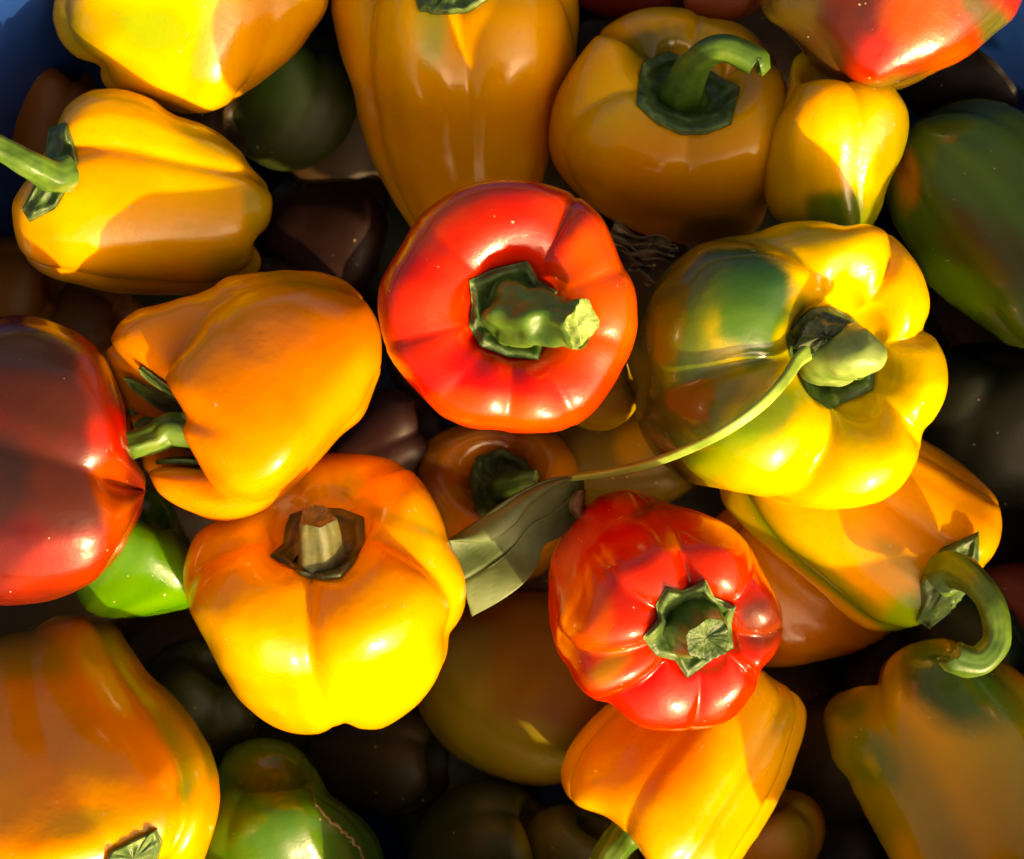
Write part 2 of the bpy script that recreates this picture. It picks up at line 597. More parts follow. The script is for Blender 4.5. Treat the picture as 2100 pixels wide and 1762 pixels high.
def tube(path, rad, nseg=20, ridges=5, ridge=0.07, seed=0, n=40, jag=0.0, flat=1.0, fine=0.0):
    """world-space tube along a smoothed path with a fluted section; returns V, F (with a shallow, ragged end cap ring left open)"""
    rr = np.random.RandomState(seed)
    C = catmull(path, n)
    R = catmull(np.array(rad)[:, None], n)[:, 0]
    Tn = np.gradient(C, axis=0)
    Tn /= np.linalg.norm(Tn, axis=1, keepdims=True)
    ref = np.array([0.3, 0.2, 1.0])
    N = ref - Tn[0] * (ref @ Tn[0])
    if np.linalg.norm(N) < 0.3:
        N = np.array([1.0, 0, 0]) - Tn[0] * Tn[0][0]
    V = []
    ph = rr.uniform(0, 6)
    th = np.arange(nseg) / nseg * 2 * np.pi
    for i in range(n):
        N = N - Tn[i] * (N @ Tn[i])
        N /= np.linalg.norm(N)
        B = np.cross(Tn[i], N)
        f = i / (n - 1)
        rd = R[i] * (1 + ridge * np.cos(ridges * (th + ph + f * 0.5)) + 0.03 * np.cos(2 * th + 3 * f) + fine * np.cos(14 * th + ph + 0.6 * np.sin(5 * f)))
        ring = C[i] + N * (rd * np.cos(th))[:, None] + B * (rd * np.sin(th) * flat)[:, None]
        if i == n - 1 and jag:
            ring = ring + Tn[i] * ((0.5 * rr.uniform(-1, 1, nseg) + np.sin(2 * th + ph) + 0.6 * np.sin(3 * th)) * jag * 0.6)[:, None]
        V.append(ring)
    return np.vstack(V), grid_faces(n, nseg), C, Tn, R

def make_stem(info, spec, mat, seed):
    """spec: dict(path=[(px,py,height above the calyx in mm)], r=[px radii])"""
    z0 = info['pit'][2]
    path = [pt(a, b, z0 + hgt / 1000.0) for a, b, hgt in spec['path']]
    if spec.get('snap', True):
        path = [info['pit'] - info['A'] * 0.003] + path
        rad = [spec['r'][0] * 1.15] + list(spec['r'])
    else:
        rad = list(spec['r'])
    rad = [q * K * (H - z0) / H for q in rad]
    nseg = spec.get('nseg', 64)
    V, F, C, Tn, R = tube(path, rad, nseg, spec.get('ridges', 5), spec.get('ridge', 0.08), seed, 44, spec.get('jag', 0.0008), spec.get('flat', 1.0), 0.010)
    lump = spec.get('lump', 0.0004)
    V = V + lump * np.stack([wob3(V, seed + 1, 420), wob3(V, seed + 2, 420), wob3(V, seed + 3, 420)], 1)
    st = mesh_obj('stem', V, F, mat, info['root'], None, C[0])
    # cut face: ragged rim, sunk pith
    n = len(C)
    last = V[-nseg:]
    cc = last.mean(0)
    rr = np.random.RandomState(seed + 2)
    rings = [last + Tn[-1] * 0.00005]
    for f, dpt in ((0.86, 0.0002), (0.62, -0.0005), (0.35, -0.0011), (0.02, -0.0013)):
        ring = cc + (last - cc) * f + Tn[-1] * (dpt + rr.uniform(-1, 1, nseg) * 0.00025)[:, None]
        rings.append(ring)
    mesh_obj('cut_end', np.vstack(rings), grid_faces(5, nseg), spec.get('cut', M_CUT), st, None, cc)
    info['stem'] = st

def ell(cx, cy, rx, ry, ang=0, n=16, seed=0, wv=0.04):
    rr = np.random.RandomState(seed + 77)
    a = np.arange(n) / n * 2 * np.pi
    k = 1 + wv * np.sin(2 * a + rr.uniform(0, 6)) + wv * np.sin(3 * a + rr.uniform(0, 6))
    x, y = rx * np.cos(a) * k, ry * np.sin(a) * k
    t = math.radians(ang)
    return [(cx + x[i] * math.cos(t) - y[i] * math.sin(t), cy - x[i] * math.sin(t) - y[i] * math.cos(t)) for i in range(n)]

# ------------------------------------------------------------------ the tub (setting)
TUB_C = pt(1066, 1000, 0.0)
TUB_R = 1502 * K
def build_tub():
    m, nt, b = new_mat('blue_plastic')
    L = nt.links.new
    tc = node(nt, 'ShaderNodeTexCoord')
    n1 = node(nt, 'ShaderNodeTexNoise', Scale=14.0, Detail=6.0, Roughness=0.65)
    L(tc.outputs['Object'], n1.inputs['Vector'])
    cr = node(nt, 'ShaderNodeValToRGB')
    e = cr.color_ramp.elements
    e[0].position, e[0].color = 0.35, (0.002, 0.03, 0.17, 1)
    e[1].position, e[1].color = 0.7, (0.003, 0.05, 0.25, 1)
    L(n1.outputs['Fac'], cr.inputs[0])
    L(cr.outputs[0], b.inputs['Base Color'])
    b.inputs['Roughness'].default_value = 0.42
    n2 = node(nt, 'ShaderNodeTexNoise', Scale=500.0, Detail=3.0)
    L(tc.outputs['Object'], n2.inputs['Vector'])
    bp = node(nt, 'ShaderNodeBump', Strength=0.2, Distance=0.0005)
    L(n2.outputs['Fac'], bp.inputs['Height'])
    L(bp.outputs[0], b.inputs['Normal'])
    zr = 0.012
    # inside wall, rolled rim, outside wall, closed floor: one lathe
    prof_pts = [(0.0, -0.245), (TUB_R * 0.70, -0.245), (TUB_R * 0.76, -0.238), (TUB_R * 0.79, -0.22), (TUB_R * 0.90, -0.10), (TUB_R * 0.985, zr - 0.012), (TUB_R * 0.995, zr - 0.003),
                (TUB_R * 1.015, zr), (TUB_R * 1.06, zr + 0.0005), (TUB_R * 1.085, zr - 0.004), (TUB_R * 1.09, zr - 0.014), (TUB_R * 1.075, zr - 0.018), (TUB_R * 1.03, zr - 0.012),
                (TUB_R * 1.005, zr - 0.02), (TUB_R * 0.92, -0.10), (TUB_R * 0.80, -0.25), (0.0, -0.25)]
    na = 160
    th = np.arange(na) / na * 2 * np.pi
    V = []
    for r_, z in prof_pts:
        V.append(np.stack([TUB_C[0] + r_ * np.cos(th), TUB_C[1] + r_ * np.sin(th), z + 0 * th], 1))
    o = mesh_obj('tub', np.vstack(V), grid_faces(len(prof_pts), na), m, None, None, (TUB_C[0], TUB_C[1], -0.25))
    tag(o, 'large round dark blue plastic tub holding the peppers', 'tub')
    # ground the tub stands on
    g, nt, b = new_mat('ground_concrete')
    tc = node(nt, 'ShaderNodeTexCoord')
    n1 = node(nt, 'ShaderNodeTexNoise', Scale=9.0, Detail=8.0, Roughness=0.7)
    nt.links.new(tc.outputs['Object'], n1.inputs['Vector'])
    cr = node(nt, 'ShaderNodeValToRGB')
    cr.color_ramp.elements[0].color = (0.13, 0.12, 0.11, 1)
    cr.color_ramp.elements[1].color = (0.27, 0.25, 0.22, 1)
    nt.links.new(n1.outputs['Fac'], cr.inputs[0])
    nt.links.new(cr.outputs[0], b.inputs['Base Color'])
    b.inputs['Roughness'].default_value = 0.9
    s = 12
    go = mesh_obj('ground', [(-s, -s, -0.254), (s, -s, -0.254), (s, s, -0.254), (-s, s, -0.254)], [(0, 1, 2, 3)], g, smooth=False)
    go['kind'] = 'structure'
    go['label'] = 'concrete ground under the tub'
build_tub()


# ------------------------------------------------------------------ the peppers
# --- centre red pepper, stem towards the lens
CR = pepper('round red pepper in the middle with a thick cut stub of stem',
    [(1040,367),(1110,375),(1180,400),(1225,435),(1250,480),(1275,540),(1300,590),(1307,640),(1303,700),(1280,750),(1245,810),(1200,860),(1150,882),(1090,888),(1040,886),(1000,878),(975,880),(920,862),(870,820),(830,775),(795,725),(778,660),(775,600),(795,550),(825,500),(855,450),(900,410),(960,378)],
    0.030, 0, 84, asp=0.92, pit=(1052,640), base=RED, mot=(RRO,0.15), seed=3, gd=0.15, p=0.75,
    grooves=[(52,1.15),(136,0.6),(196,0.4),(230,0.25),(264,0.5),(292,0.45),(335,0.45),(12,0.5)],
    prof=dict(pit=0.33, pitw=0.37, taper=0.7),
    blobs=[(1270,600,110,RRO,160,0,0.7),(880,420,120,RRO,60,40,0.4),(1000,850,150,RRO,40,0,0.5)],
    calyx=dict(out=[(962,575),(1010,553),(1082,535),(1105,575),(1145,600),(1112,625),(1130,660),(1120,690),(1105,738),(1040,732),(985,710),(962,670),(968,625)], c=(1050,640), lift=0.004, curl=0.0015),
    stem=dict(path=[(1062,645,3),(1110,655,8),(1160,662,12),(1192,669,15)], r=[58,50,44,46], ridges=5, ridge=0.10, jag=0.0016, lump=0.0013))
# --- large yellow green pepper on the right
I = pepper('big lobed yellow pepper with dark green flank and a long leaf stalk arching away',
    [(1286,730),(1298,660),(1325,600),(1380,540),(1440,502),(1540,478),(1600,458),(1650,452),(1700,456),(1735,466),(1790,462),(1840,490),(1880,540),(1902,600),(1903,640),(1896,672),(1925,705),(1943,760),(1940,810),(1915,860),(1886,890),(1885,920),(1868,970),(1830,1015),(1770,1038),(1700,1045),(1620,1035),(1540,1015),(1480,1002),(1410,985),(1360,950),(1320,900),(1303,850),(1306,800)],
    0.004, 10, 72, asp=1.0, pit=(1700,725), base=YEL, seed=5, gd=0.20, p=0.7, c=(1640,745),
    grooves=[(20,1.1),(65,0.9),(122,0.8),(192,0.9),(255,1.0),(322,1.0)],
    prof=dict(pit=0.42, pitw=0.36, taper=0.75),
    blobs=[(1380,860,170,OLI,150,0,0.9),(1430,540,140,OLI,80,30,0.9),(1330,690,150,(0.045,0.032,0.008),300,0,0.97),(1400,560,130,(0.09,0.085,0.008),120,0,0.85),(1545,645,85,DGR,120,10,1.0,0.6),(1590,840,100,GRN,40,35,0.85),(1450,930,130,LGR,50,10,0.6),(1345,750,115,(0.05,0.05,0.008),260,0,0.95),(1430,470,60,(0.10,0.11,0.01),40,0,0.8),(1690,480,60,OLI,40,0,0.5),(1840,560,50,ORA,120,0,0.3),(1890,760,60,OLI,25,0,0.5)],  # dark left blobs put shade into the colour along with the green flank
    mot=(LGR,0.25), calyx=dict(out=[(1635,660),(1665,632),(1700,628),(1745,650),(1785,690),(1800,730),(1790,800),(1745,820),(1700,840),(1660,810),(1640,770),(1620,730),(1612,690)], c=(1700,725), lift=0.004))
BIG = I
# --- lower red pepper
I = pepper('ribbed red pepper with a many pointed calyx and one dark patch, overlapping an orange one',
    [(1205,1035),(1235,1015),(1290,1003),(1330,1018),(1380,1035),(1430,1048),(1490,1075),(1530,1110),(1555,1150),(1575,1190),(1598,1240),(1606,1280),(1600,1320),(1580,1350),(1560,1375),(1545,1420),(1510,1465),(1470,1490),(1400,1500),(1330,1495),(1290,1475),(1245,1440),(1210,1430),(1180,1400),(1165,1370),(1140,1330),(1128,1280),(1125,1220),(1130,1150),(1150,1100),(1175,1075)],
    0.012, -60, 66, asp=1.15, pit=(1425,1285), base=RED, mot=(RRO,0.15), seed=8, gd=0.17, p=0.7, c=(1375,1260),
    grooves=[(100,1.0),(52,0.6),(5,0.8),(330,0.9),(275,0.6),(215,0.8),(180,0.8),(140,0.8)],
    prof=dict(pit=0.16, pitw=0.34, taper=0.75),
    blobs=[(1190,1240,50,RRO,110,0,0.8),(1250,1370,50,OLI,25,30,0.7),(1570,1275,50,BRN,50,0,0.9),(1520,1090,60,RRO,30,-40,0.6),(1320,1050,40,BRN,16,30,0.6)],  # brown blob by the right edge is a shadow painted into the skin
    calyx=dict(out=[(1365,1205),(1400,1212),(1447,1188),(1465,1225),(1510,1243),(1500,1280),(1505,1330),(1465,1350),(1410,1392),(1385,1355),(1345,1345),(1318,1308),(1350,1270),(1345,1240)], c=(1425,1285), lift=0.002, curl=0.0012),
    stem=dict(path=[(1428,1290,3),(1440,1300,9),(1452,1312,14)], r=[62,52,44], ridges=6, ridge=0.05, jag=0.0016, cut=M_CUT_GREEN))
# --- big yellow pepper left of centre
I = pepper('wide yellow pepper with dry brown stem stub and a cleft down its sunny front',
    [(375,1190),(380,1140),(400,1100),(440,1070),(500,1020),(560,970),(630,938),(690,930),(780,938),(830,955),(865,990),(900,1050),(920,1110),(945,1160),(957,1210),(945,1260),(920,1300),(912,1350),(880,1420),(835,1465),(785,1492),(740,1492),(705,1483),(660,1502),(620,1507),(560,1490),(500,1445),(455,1380),(420,1310),(390,1250)],
    -0.012, 92, 48, asp=0.95, pit=(660,1110), base=AMB, mot=(ORA,0.3), seed=12, gd=0.20, p=0.65, c=(660,1225),
    grooves=[(0,0.95),(70,0.9),(140,0.9),(205,0.8),(285,0.7)],
    prof=dict(pit=0.30, pitw=0.36, taper=0.80),
    blobs=[(660,1240,90,ORA,120,0,0.7),(560,1000,90,DOR,50,0,0.5),(830,1075,75,GRN,16,-20,0.8),(700,960,40,GRN,60,0,0.5),(450,1400,60,OLI,110,30,0.6),(590,1390,50,ORA,40,0,0.5),(790,1430,130,YEL,60,0,0.7),(800,1120,60,ORA,80,0,0.5)],
    calyx=dict(out=[(595,1055),(640,1040),(700,1043),(745,1060),(748,1110),(725,1155),(700,1185),(660,1190),(620,1180),(590,1160),(552,1140),(580,1115),(585,1080)], c=(660,1120), lift=0.004),
    calyx_mat=M_CALYX_DRY, stem_mat=M_STEM_DRY,
    stem=dict(path=[(662,1165,2),(658,1120,9),(650,1062,15)], r=[56,41,36], ridges=5, ridge=0.07, jag=0.001, cut=M_CUT_DRY))
# --- orange pepper, stem to the left
I = pepper('smooth orange pepper lying with its stem pointing left, blazing yellow in the sun',
    [(215,705),(245,658),(320,625),(430,590),(470,568),(530,560),(620,556),(690,568),(740,605),(770,650),(783,720),(768,790),(745,850),(700,890),(660,940),(600,1000),(540,1045),(490,1065),(440,1068),(390,1050),(335,1020),(305,975),(285,920),(262,850),(235,780)],
    0.012, 198, 20, asp=0.95, pins=((0.30,0,405,872),(0.30,38,345,765),(0.30,-38,425,975)), base=(0.82,0.225,0.003), mot=(AMB,0.3), seed=15, gd=0.20, p=0.7, c=(490,800),
    grooves=[(-62,1.1),(58,1.1),(125,0.8),(180,0.9),(238,0.8)],
    prof=dict(pit=0.42, pitw=0.34, taper=0.6),
    blobs=[(640,580,90,OLI,14,-12,0.5)],
    calyx=dict(s=0.20, tips=6, jag=0.35),
    stem=dict(path=[(365,880,1),(320,898,1),(255,915,1)], r=[36,30,28], ridges=5, ridge=0.07))
# --- dark red pepper at the left edge
I = pepper('glossy dark red and brown mottled pepper cut by the left edge of the picture',
    [(0,648),(50,645),(110,660),(170,690),(210,730),(235,780),(262,830),(270,900),(280,950),(297,990),(290,1050),(265,1100),(235,1150),(180,1200),(110,1230),(40,1240),(-30,1235),(-120,1180),(-190,1080),(-210,950),(-190,820),(-130,720),(-60,665)],
    0.010, 170, -6, asp=0.9, mot=(BRN,0.5), base=(0.13,0.007,0.004), seed=18, gd=0.27, p=0.7, c=(60,945),
    grooves=[(10,0.9),(100,1.0),(180,0.8),(265,0.9)],
    prof=dict(taper=0.88, tip=0.02),
    blobs=[(60,780,110,BRN,150,20,0.95),(190,760,30,(0.5,0.03,0.006),130,10,0.8),(100,1000,110,BRN,60,-30,0.9),(230,1010,30,(0.45,0.06,0.006),110,10,0.7),(0,1000,60,BLK,120,0,0.8),(150,1150,130,(0.36,0.018,0.005),45,20,0.8),(230,740,40,BRN,100,-30,0.6),(230,890,50,RED,50,0,0.8)])
# --- top left yellow
I = pepper('yellow pepper with a green tinge and wrinkled shaded flank at the top left',
    [(110,0),(115,60),(150,108),(205,132),(218,180),(290,205),(350,228),(400,235),(450,222),(520,180),(600,115),(640,60),(672,0),(660,-80),(560,-160),(420,-190),(260,-160),(150,-90)],
    -0.026, 100, 15, asp=0.95, base=YEL, seed=21, gd=0.15, p=0.7, c=(390,20),
    grooves=[(-60,0.9),(45,1.0),(130,0.8),(220,0.8)],
    prof=dict(taper=0.75),
    blobs=[(550,90,140,DOR,120,30,0.7),(300,60,70,LGR,40,-10,0.8),(180,60,70,OLI,60,0,0.8),(440,80,30,OLI,90,-20,0.7),(250,170,70,AMB,40,-20,0.8)])
# --- left mid yellow, stem to the left
I = pepper('yellow pepper with folded shoulders, its green stem leaving the left edge',
    [(140,215),(180,187),(240,183),(300,200),(350,232),(430,262),(490,310),(520,355),(550,390),(558,430),(545,465),(508,490),(525,520),(530,555),(505,580),(440,600),(330,605),(230,600),(150,580),(80,555),(45,520),(30,480),(25,430),(40,395),(70,350),(100,290),(120,250)],
    -0.022, 178, 12, asp=0.95, pit=(140,360), base=AMB, seed=24, gd=0.24, p=0.62, c=(300,395),
    grooves=[(15,1.0),(-75,0.9),(90,0.7),(170,0.8),(235,0.8)],
    prof=dict(taper=0.82, pit=0.36, pitw=0.34, tip=0.2),
    blobs=[(400,330,120,YEL,60,-25,0.8),(480,560,70,OLI,60,0,0.8),(420,280,90,OLI,25,-30,0.8),(530,430,30,OLI,60,0,0.8),(200,310,80,ORA,40,-10,0.5),(90,500,40,DOR,60,0,0.5)],
    calyx=dict(out=[(150,290),(135,250),(100,262),(92,320),(70,380),(45,430),(60,455),(110,430),(130,400),(150,370),(160,330)], c=(115,355), lift=0.002),
    stem=dict(path=[(105,358,4),(60,335,10),(0,304,13),(-60,268,16)], r=[33,28,25,27], ridges=5, ridge=0.05))
# --- top centre yellow orange
I = pepper('tall amber pepper, its calyx cut by the top edge, behind the middle red one',
    [(682,-20),(688,60),(705,130),(725,190),(735,240),(760,320),(790,380),(820,430),(870,490),(950,520),(1030,500),(1080,450),(1110,380),(1130,300),(1165,190),(1183,110),(1186,0),(1170,-90),(1090,-150),(930,-180),(780,-150),(705,-90)],
    -0.060, 92, 38, asp=1.15, pit=(925,-30), base=AMB, seed=27, gd=0.15, p=0.65, c=(935,160), mid=0.15,
    grooves=[(0,1.0),(-52,0.9),(75,0.8),(150,0.8),(230,0.8)],
    prof=dict(taper=0.55, pit=0.32, pitw=0.34),
    blobs=[(880,60,30,LGR,60,0,0.6),(790,60,60,YEL,70,0,0.6),(1120,200,60,ORA,120,0,0.5)],
    calyx=dict(out=[(850,-10),(860,22),(900,30),(960,26),(1000,0),(1000,-60),(930,-90),(860,-60)], c=(925,-30), relax=3))
# --- top right yellow with hooked stem
I = pepper('amber pepper with a hooked green stem curling over to the right',
    [(1125,270),(1135,210),(1165,150),(1210,85),(1260,40),(1320,18),(1390,15),(1450,35),(1510,48),(1560,80),(1600,140),(1617,200),(1628,270),(1622,320),(1600,380),(1570,430),(1545,480),(1500,505),(1440,505),(1370,492),(1290,470),(1220,430),(1160,370),(1130,320)],
    -0.050, 88, 60, asp=1.1, pit=(1410,205), base=AMB, seed=30, gd=0.25, p=0.65, c=(1380,255),
    grooves=[(145,1.1),(75,0.5),(15,1.1),(262,0.35),(205,0.5)],
    prof=dict(taper=0.72, pit=0.30, pitw=0.36),
    blobs=[(1330,100,60,DGR,45,40,0.8),(1250,200,50,YEL,100,-20,0.6),(1420,80,70,OLI,30,0,0.5),(1500,480,120,DGR,30,0,0.7),(1330,350,60,ORA,90,0,0.4),(1560,160,40,ORA,80,-20,0.5)],
    calyx=dict(out=[(1318,130),(1370,105),(1430,125),(1480,160),(1518,178),(1508,215),(1500,255),(1450,275),(1400,277),(1350,255),(1305,215),(1310,170)], c=(1410,200), lift=0.002, relax=12),
    stem=dict(path=[(1398,190,3),(1420,140,14),(1450,108,24),(1495,100,28),(1548,125,28),(1550,130,28)], r=[44,34,27,26,27,27], ridges=5, ridge=0.05, jag=0.0012))
# --- top right red
I = pepper('orange red and green striped pepper hanging in from the top right',
    [(1565,20),(1600,50),(1635,90),(1660,130),(1700,160),(1760,183),(1820,187),(1870,175),(1930,143),(1985,115),(2045,60),(2085,20),(2100,-60),(2010,-160),(1800,-190),(1640,-140),(1560,-60)],
    -0.002, 80, 5, asp=1.0, base=(0.42,0.014,0.004), mot=(BRN,0.6), seed=33, gd=0.13, p=0.7, c=(1820,10),
    grooves=[(-50,0.9),(60,0.9),(140,0.8),(220,0.8)],
    prof=dict(taper=0.75),
    blobs=[(1620,40,60,(0.09,0.09,0.01),120,-30,0.9),(1720,60,50,BRN,120,-20,0.9),(2040,60,40,(0.08,0.10,0.01),150,35,0.95),(1850,180,150,(0.12,0.09,0.01),30,10,0.9),(1660,120,70,(0.10,0.05,0.01),60,-50,0.9),(1790,20,30,BLK,60,-20,0.7),(1900,60,60,RRO,120,40,0.6)])
# --- bright yellow behind
I = pepper('knobbly yellow pepper with a green tip in the sun, behind the hooked stem one',
    [(1640,110),(1720,100),(1800,150),(1850,200),(1864,250),(1850,320),(1822,380),(1800,440),(1770,475),(1700,485),(1620,470),(1578,430),(1560,350),(1580,260),(1615,190)],
    -0.014, 100, 30, asp=1.1, base=YEL, seed=36, gd=0.16, p=0.7, c=(1710,300),
    grooves=[(10,0.8),(90,0.9),(180,0.8),(265,0.9)],
    prof=dict(taper=0.9),
    blobs=[(1700,455,120,GRN,60,0,1.0,0.6),(1840,330,50,OLI,150,0,0.9),(1650,200,70,ORA,60,0,0.5),(1780,220,60,ORA,60,0,0.4)])
# --- right dark green
I = pepper('dark green pepper with brown streaks in the shade at the right edge',
    [(1815,380),(1840,300),(1880,250),(1940,215),(2010,200),(2100,230),(2180,300),(2230,450),(2220,620),(2150,700),(2090,712),(2050,690),(1990,650),(1940,615),(1900,580),(1870,520),(1830,450)],
    -0.038, -50, 5, asp=1.2, base=(0.045,0.09,0.008), seed=39, gd=0.13, p=0.7, c=(2020,450),
    grooves=[(40,0.8),(-40,0.8),(120,0.8),(210,0.8)],
    mot=(LGR,0.25),prof=dict(taper=0.8),
    blobs=[(1960,590,90,LGR,50,-30,0.5),(2030,520,120,BRN,60,-40,0.7),(1860,370,25,DOR,60,0,0.6),(1980,260,90,DGR,40,-10,0.9)])
# --- right lower yellow with hook stem
I = pepper('yellow pepper with green streaks and a long stem hooked downwards at lower right',
    [(1880,896),(1950,935),(2010,985),(2045,1030),(2055,1080),(2040,1130),(2005,1175),(1975,1215),(1930,1255),(1885,1282),(1830,1295),(1780,1290),(1730,1258),(1680,1210),(1620,1160),(1560,1110),(1510,1060),(1480,1010),(1490,920),(1590,850),(1750,840)],
    -0.040, -33, -14, asp=1.1, pit=(1960,1195), gcol=(GRN,0.8), mot=(OLI,0.4), base=AMB, seed=42, gd=0.19, p=0.65, c=(1790,1075),
    grooves=[(-18,0.9),(65,0.9),(150,0.8),(225,0.8),(-60,0.7)],
    prof=dict(taper=0.78, pit=0.30, pitw=0.32),
    blobs=[(1740,1220,200,OLI,22,-38,0.9),(1860,1260,60,LGR,50,20,0.9),(1540,1050,90,OLI,40,-45,0.8),(1850,1150,70,OLI,20,-40,0.5),(2020,1050,50,ORA,100,30,0.4),(1780,1050,120,ORA,50,-30,0.5)],
    calyx=dict(out=[(2008,1090),(1975,1106),(1935,1122),(1905,1155),(1888,1195),(1892,1240),(1880,1275),(1905,1290),(1940,1265),(1965,1235),(1995,1200),(2008,1150)], c=(1950,1190), lift=0.003, relax=20), cal_off=0.003,
    stem=dict(path=[(1960,1170,6),(2000,1195,14),(2035,1245,20),(2045,1310,22),(2010,1355,22),(1962,1350,22),(1955,1345,22)], r=[38,30,27,27,30,32,30], ridges=5, ridge=0.05, jag=0.0016))
# --- orange in shade behind
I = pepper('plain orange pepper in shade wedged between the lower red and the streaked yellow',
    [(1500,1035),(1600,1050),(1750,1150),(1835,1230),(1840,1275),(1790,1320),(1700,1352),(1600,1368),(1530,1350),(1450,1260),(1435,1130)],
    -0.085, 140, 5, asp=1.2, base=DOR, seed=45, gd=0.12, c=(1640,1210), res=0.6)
# --- bottom orange
I = pepper('orange pepper with long soft folds at the bottom, under the lower red one',
    [(1150,1590),(1160,1550),(1190,1500),(1240,1450),(1310,1400),(1420,1360),(1540,1365),(1600,1403),(1640,1430),(1651,1470),(1640,1530),(1610,1610),(1575,1680),(1530,1750),(1480,1810),(1400,1820),(1340,1775),(1290,1715),(1235,1668),(1190,1650),(1160,1622)],
    -0.043, 232, 0, asp=1.0, base=AMB, seed=48, gd=0.2, p=0.7, c=(1405,1590),
    grooves=[(-52,1.0),(-15,0.35),(25,0.5),(80,0.9),(160,0.8),(250,0.8)],
    prof=dict(taper=0.70),
    blobs=[(1370,1540,90,RRO,120,0,0.7),(1600,1480,60,YEL,120,0,0.6),(1610,1460,20,OLI,50,-20,0.6),(1250,1560,60,ORA,100,0,0.6)],
    calyx=dict(s=0.16, tips=6),
    stem=dict(path=[(1285,1710,-2),(1255,1745,2),(1235,1780,4)], r=[36,32,30], ridges=5, ridge=0.05))
# --- bottom right green orange
I = pepper('half ripe green and orange pepper filling the bottom right corner',
    [(1690,1480),(1700,1440),(1740,1412),(1800,1400),(1818,1358),(1865,1322),(1930,1310),(2000,1330),(2080,1370),(2160,1440),(2230,1600),(2240,1780),(2150,1880),(2000,1900),(1880,1850),(1830,1770),(1780,1680),(1740,1600),(1705,1540)],
    -0.050, 115, -12, asp=1.25, base=(0.66,0.36,0.005), mot=(GRN,0.6), seed=51, gd=0.15, p=0.7, c=(1965,1610),
    grooves=[(38,0.9),(-35,0.7),(120,0.8),(210,0.8)],
    prof=dict(taper=0.85),
    blobs=[(1960,1400,140,DGR,75,-20,0.95),(1780,1560,60,GRN,110,25,0.8),(1740,1450,50,GRN,40,0,0.7),(2050,1430,120,GRN,40,-35,0.6),(1800,1690,60,OLI,60,0,0.6)])
# --- bottom left
I = pepper('orange pepper turning green at its shoulder in the bottom left corner',
    [(60,1292),(120,1264),(180,1263),(230,1280),(262,1320),(305,1380),(360,1430),(410,1500),(440,1560),(451,1620),(446,1680),(428,1735),(400,1790),(330,1850),(200,1870),(60,1850),(-80,1780),(-140,1640),(-130,1480),(-60,1350),(0,1310)],
    -0.022, -62, 40, asp=1.45, mot=(AMB,0.35), gcol=(LGR,0.5), pit=(285,1750), base=(0.80,0.24,0.004), seed=54, gd=0.17, p=0.65, c=(170,1570),
    grooves=[(35,0.9),(-12,0.5),(-60,0.9),(110,0.8),(200,0.8)],
    prof=dict(taper=0.85, pit=0.3, pitw=0.28),
    blobs=[(20,1340,140,OLI,60,0,0.8),(390,1600,35,GRN,100,-30,0.8),(390,1500,60,OLI,110,35,0.8),(200,1700,120,OLI,40,0,0.6),(200,1760,200,AMB,40,0,0.6),(240,1300,60,OLI,50,-40,0.5)],
    calyx=dict(out=[(322,1700),(300,1710),(262,1728),(222,1748),(208,1785),(240,1820),(290,1815),(322,1770),(332,1730)], c=(272,1762), relax=6, curl=0.0002))
# --- green under the dark red
I = pepper('bright green pepper in a patch of sun tucked under the dark red one',
    [(220,985),(330,1010),(375,1080),(410,1150),(420,1225),(340,1256),(260,1268),(200,1264),(165,1235),(130,1150),(145,1050)],
    -0.030, 60, 20, asp=1.1, base=(0.045,0.18,0.008), mot=(LGR,0.4), seed=57, gd=0.05, c=(250,1135), res=0.7)
# --- bottom greens
BG = pepper('green pepper with olive top and a pale scratch at the bottom edge',
    [(450,1570),(480,1528),(540,1513),(600,1530),(642,1572),(672,1622),(712,1655),(750,1690),(785,1750),(780,1850),(700,1900),(550,1900),(430,1850),(405,1750),(425,1650)],
    -0.066, 100, 20, asp=1.0, base=GRN, seed=60, gd=0.10, c=(590,1710),
    mot=(OLI,0.3), grooves=[(-30,1.0),(60,0.9),(150,0.9),(240,0.9)],
    blobs=[(550,1590,60,OLI,50,0,0.8),(730,1740,60,DGR,100,0,0.8)], extra=True)
# --- deep ones
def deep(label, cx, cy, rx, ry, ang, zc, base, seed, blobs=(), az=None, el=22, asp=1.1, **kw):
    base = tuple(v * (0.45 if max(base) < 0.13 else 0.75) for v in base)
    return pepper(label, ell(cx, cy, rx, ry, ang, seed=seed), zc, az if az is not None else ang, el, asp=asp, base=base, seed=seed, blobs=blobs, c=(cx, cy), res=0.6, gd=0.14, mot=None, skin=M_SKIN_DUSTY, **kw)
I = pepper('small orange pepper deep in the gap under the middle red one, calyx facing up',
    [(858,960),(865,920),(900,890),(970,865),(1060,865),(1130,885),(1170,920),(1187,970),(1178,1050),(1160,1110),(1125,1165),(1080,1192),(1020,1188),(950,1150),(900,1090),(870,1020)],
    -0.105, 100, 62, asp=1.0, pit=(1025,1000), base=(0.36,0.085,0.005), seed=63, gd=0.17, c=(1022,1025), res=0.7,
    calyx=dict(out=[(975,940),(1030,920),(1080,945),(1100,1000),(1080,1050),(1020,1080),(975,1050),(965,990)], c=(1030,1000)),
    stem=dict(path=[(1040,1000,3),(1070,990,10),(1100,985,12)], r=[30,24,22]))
deep('olive brown pepper in deep shade below the leaf, left of the lower red one', 1075, 1410, 225, 195, -30, -0.108, (0.26,0.13,0.008), 64, blobs=[(930,1450,90,OLI,120,0,0.7),(1060,1540,160,OLI,50,0,0.7),(960,1340,50,(0.15,0.17,0.03),80,0,0.5)])
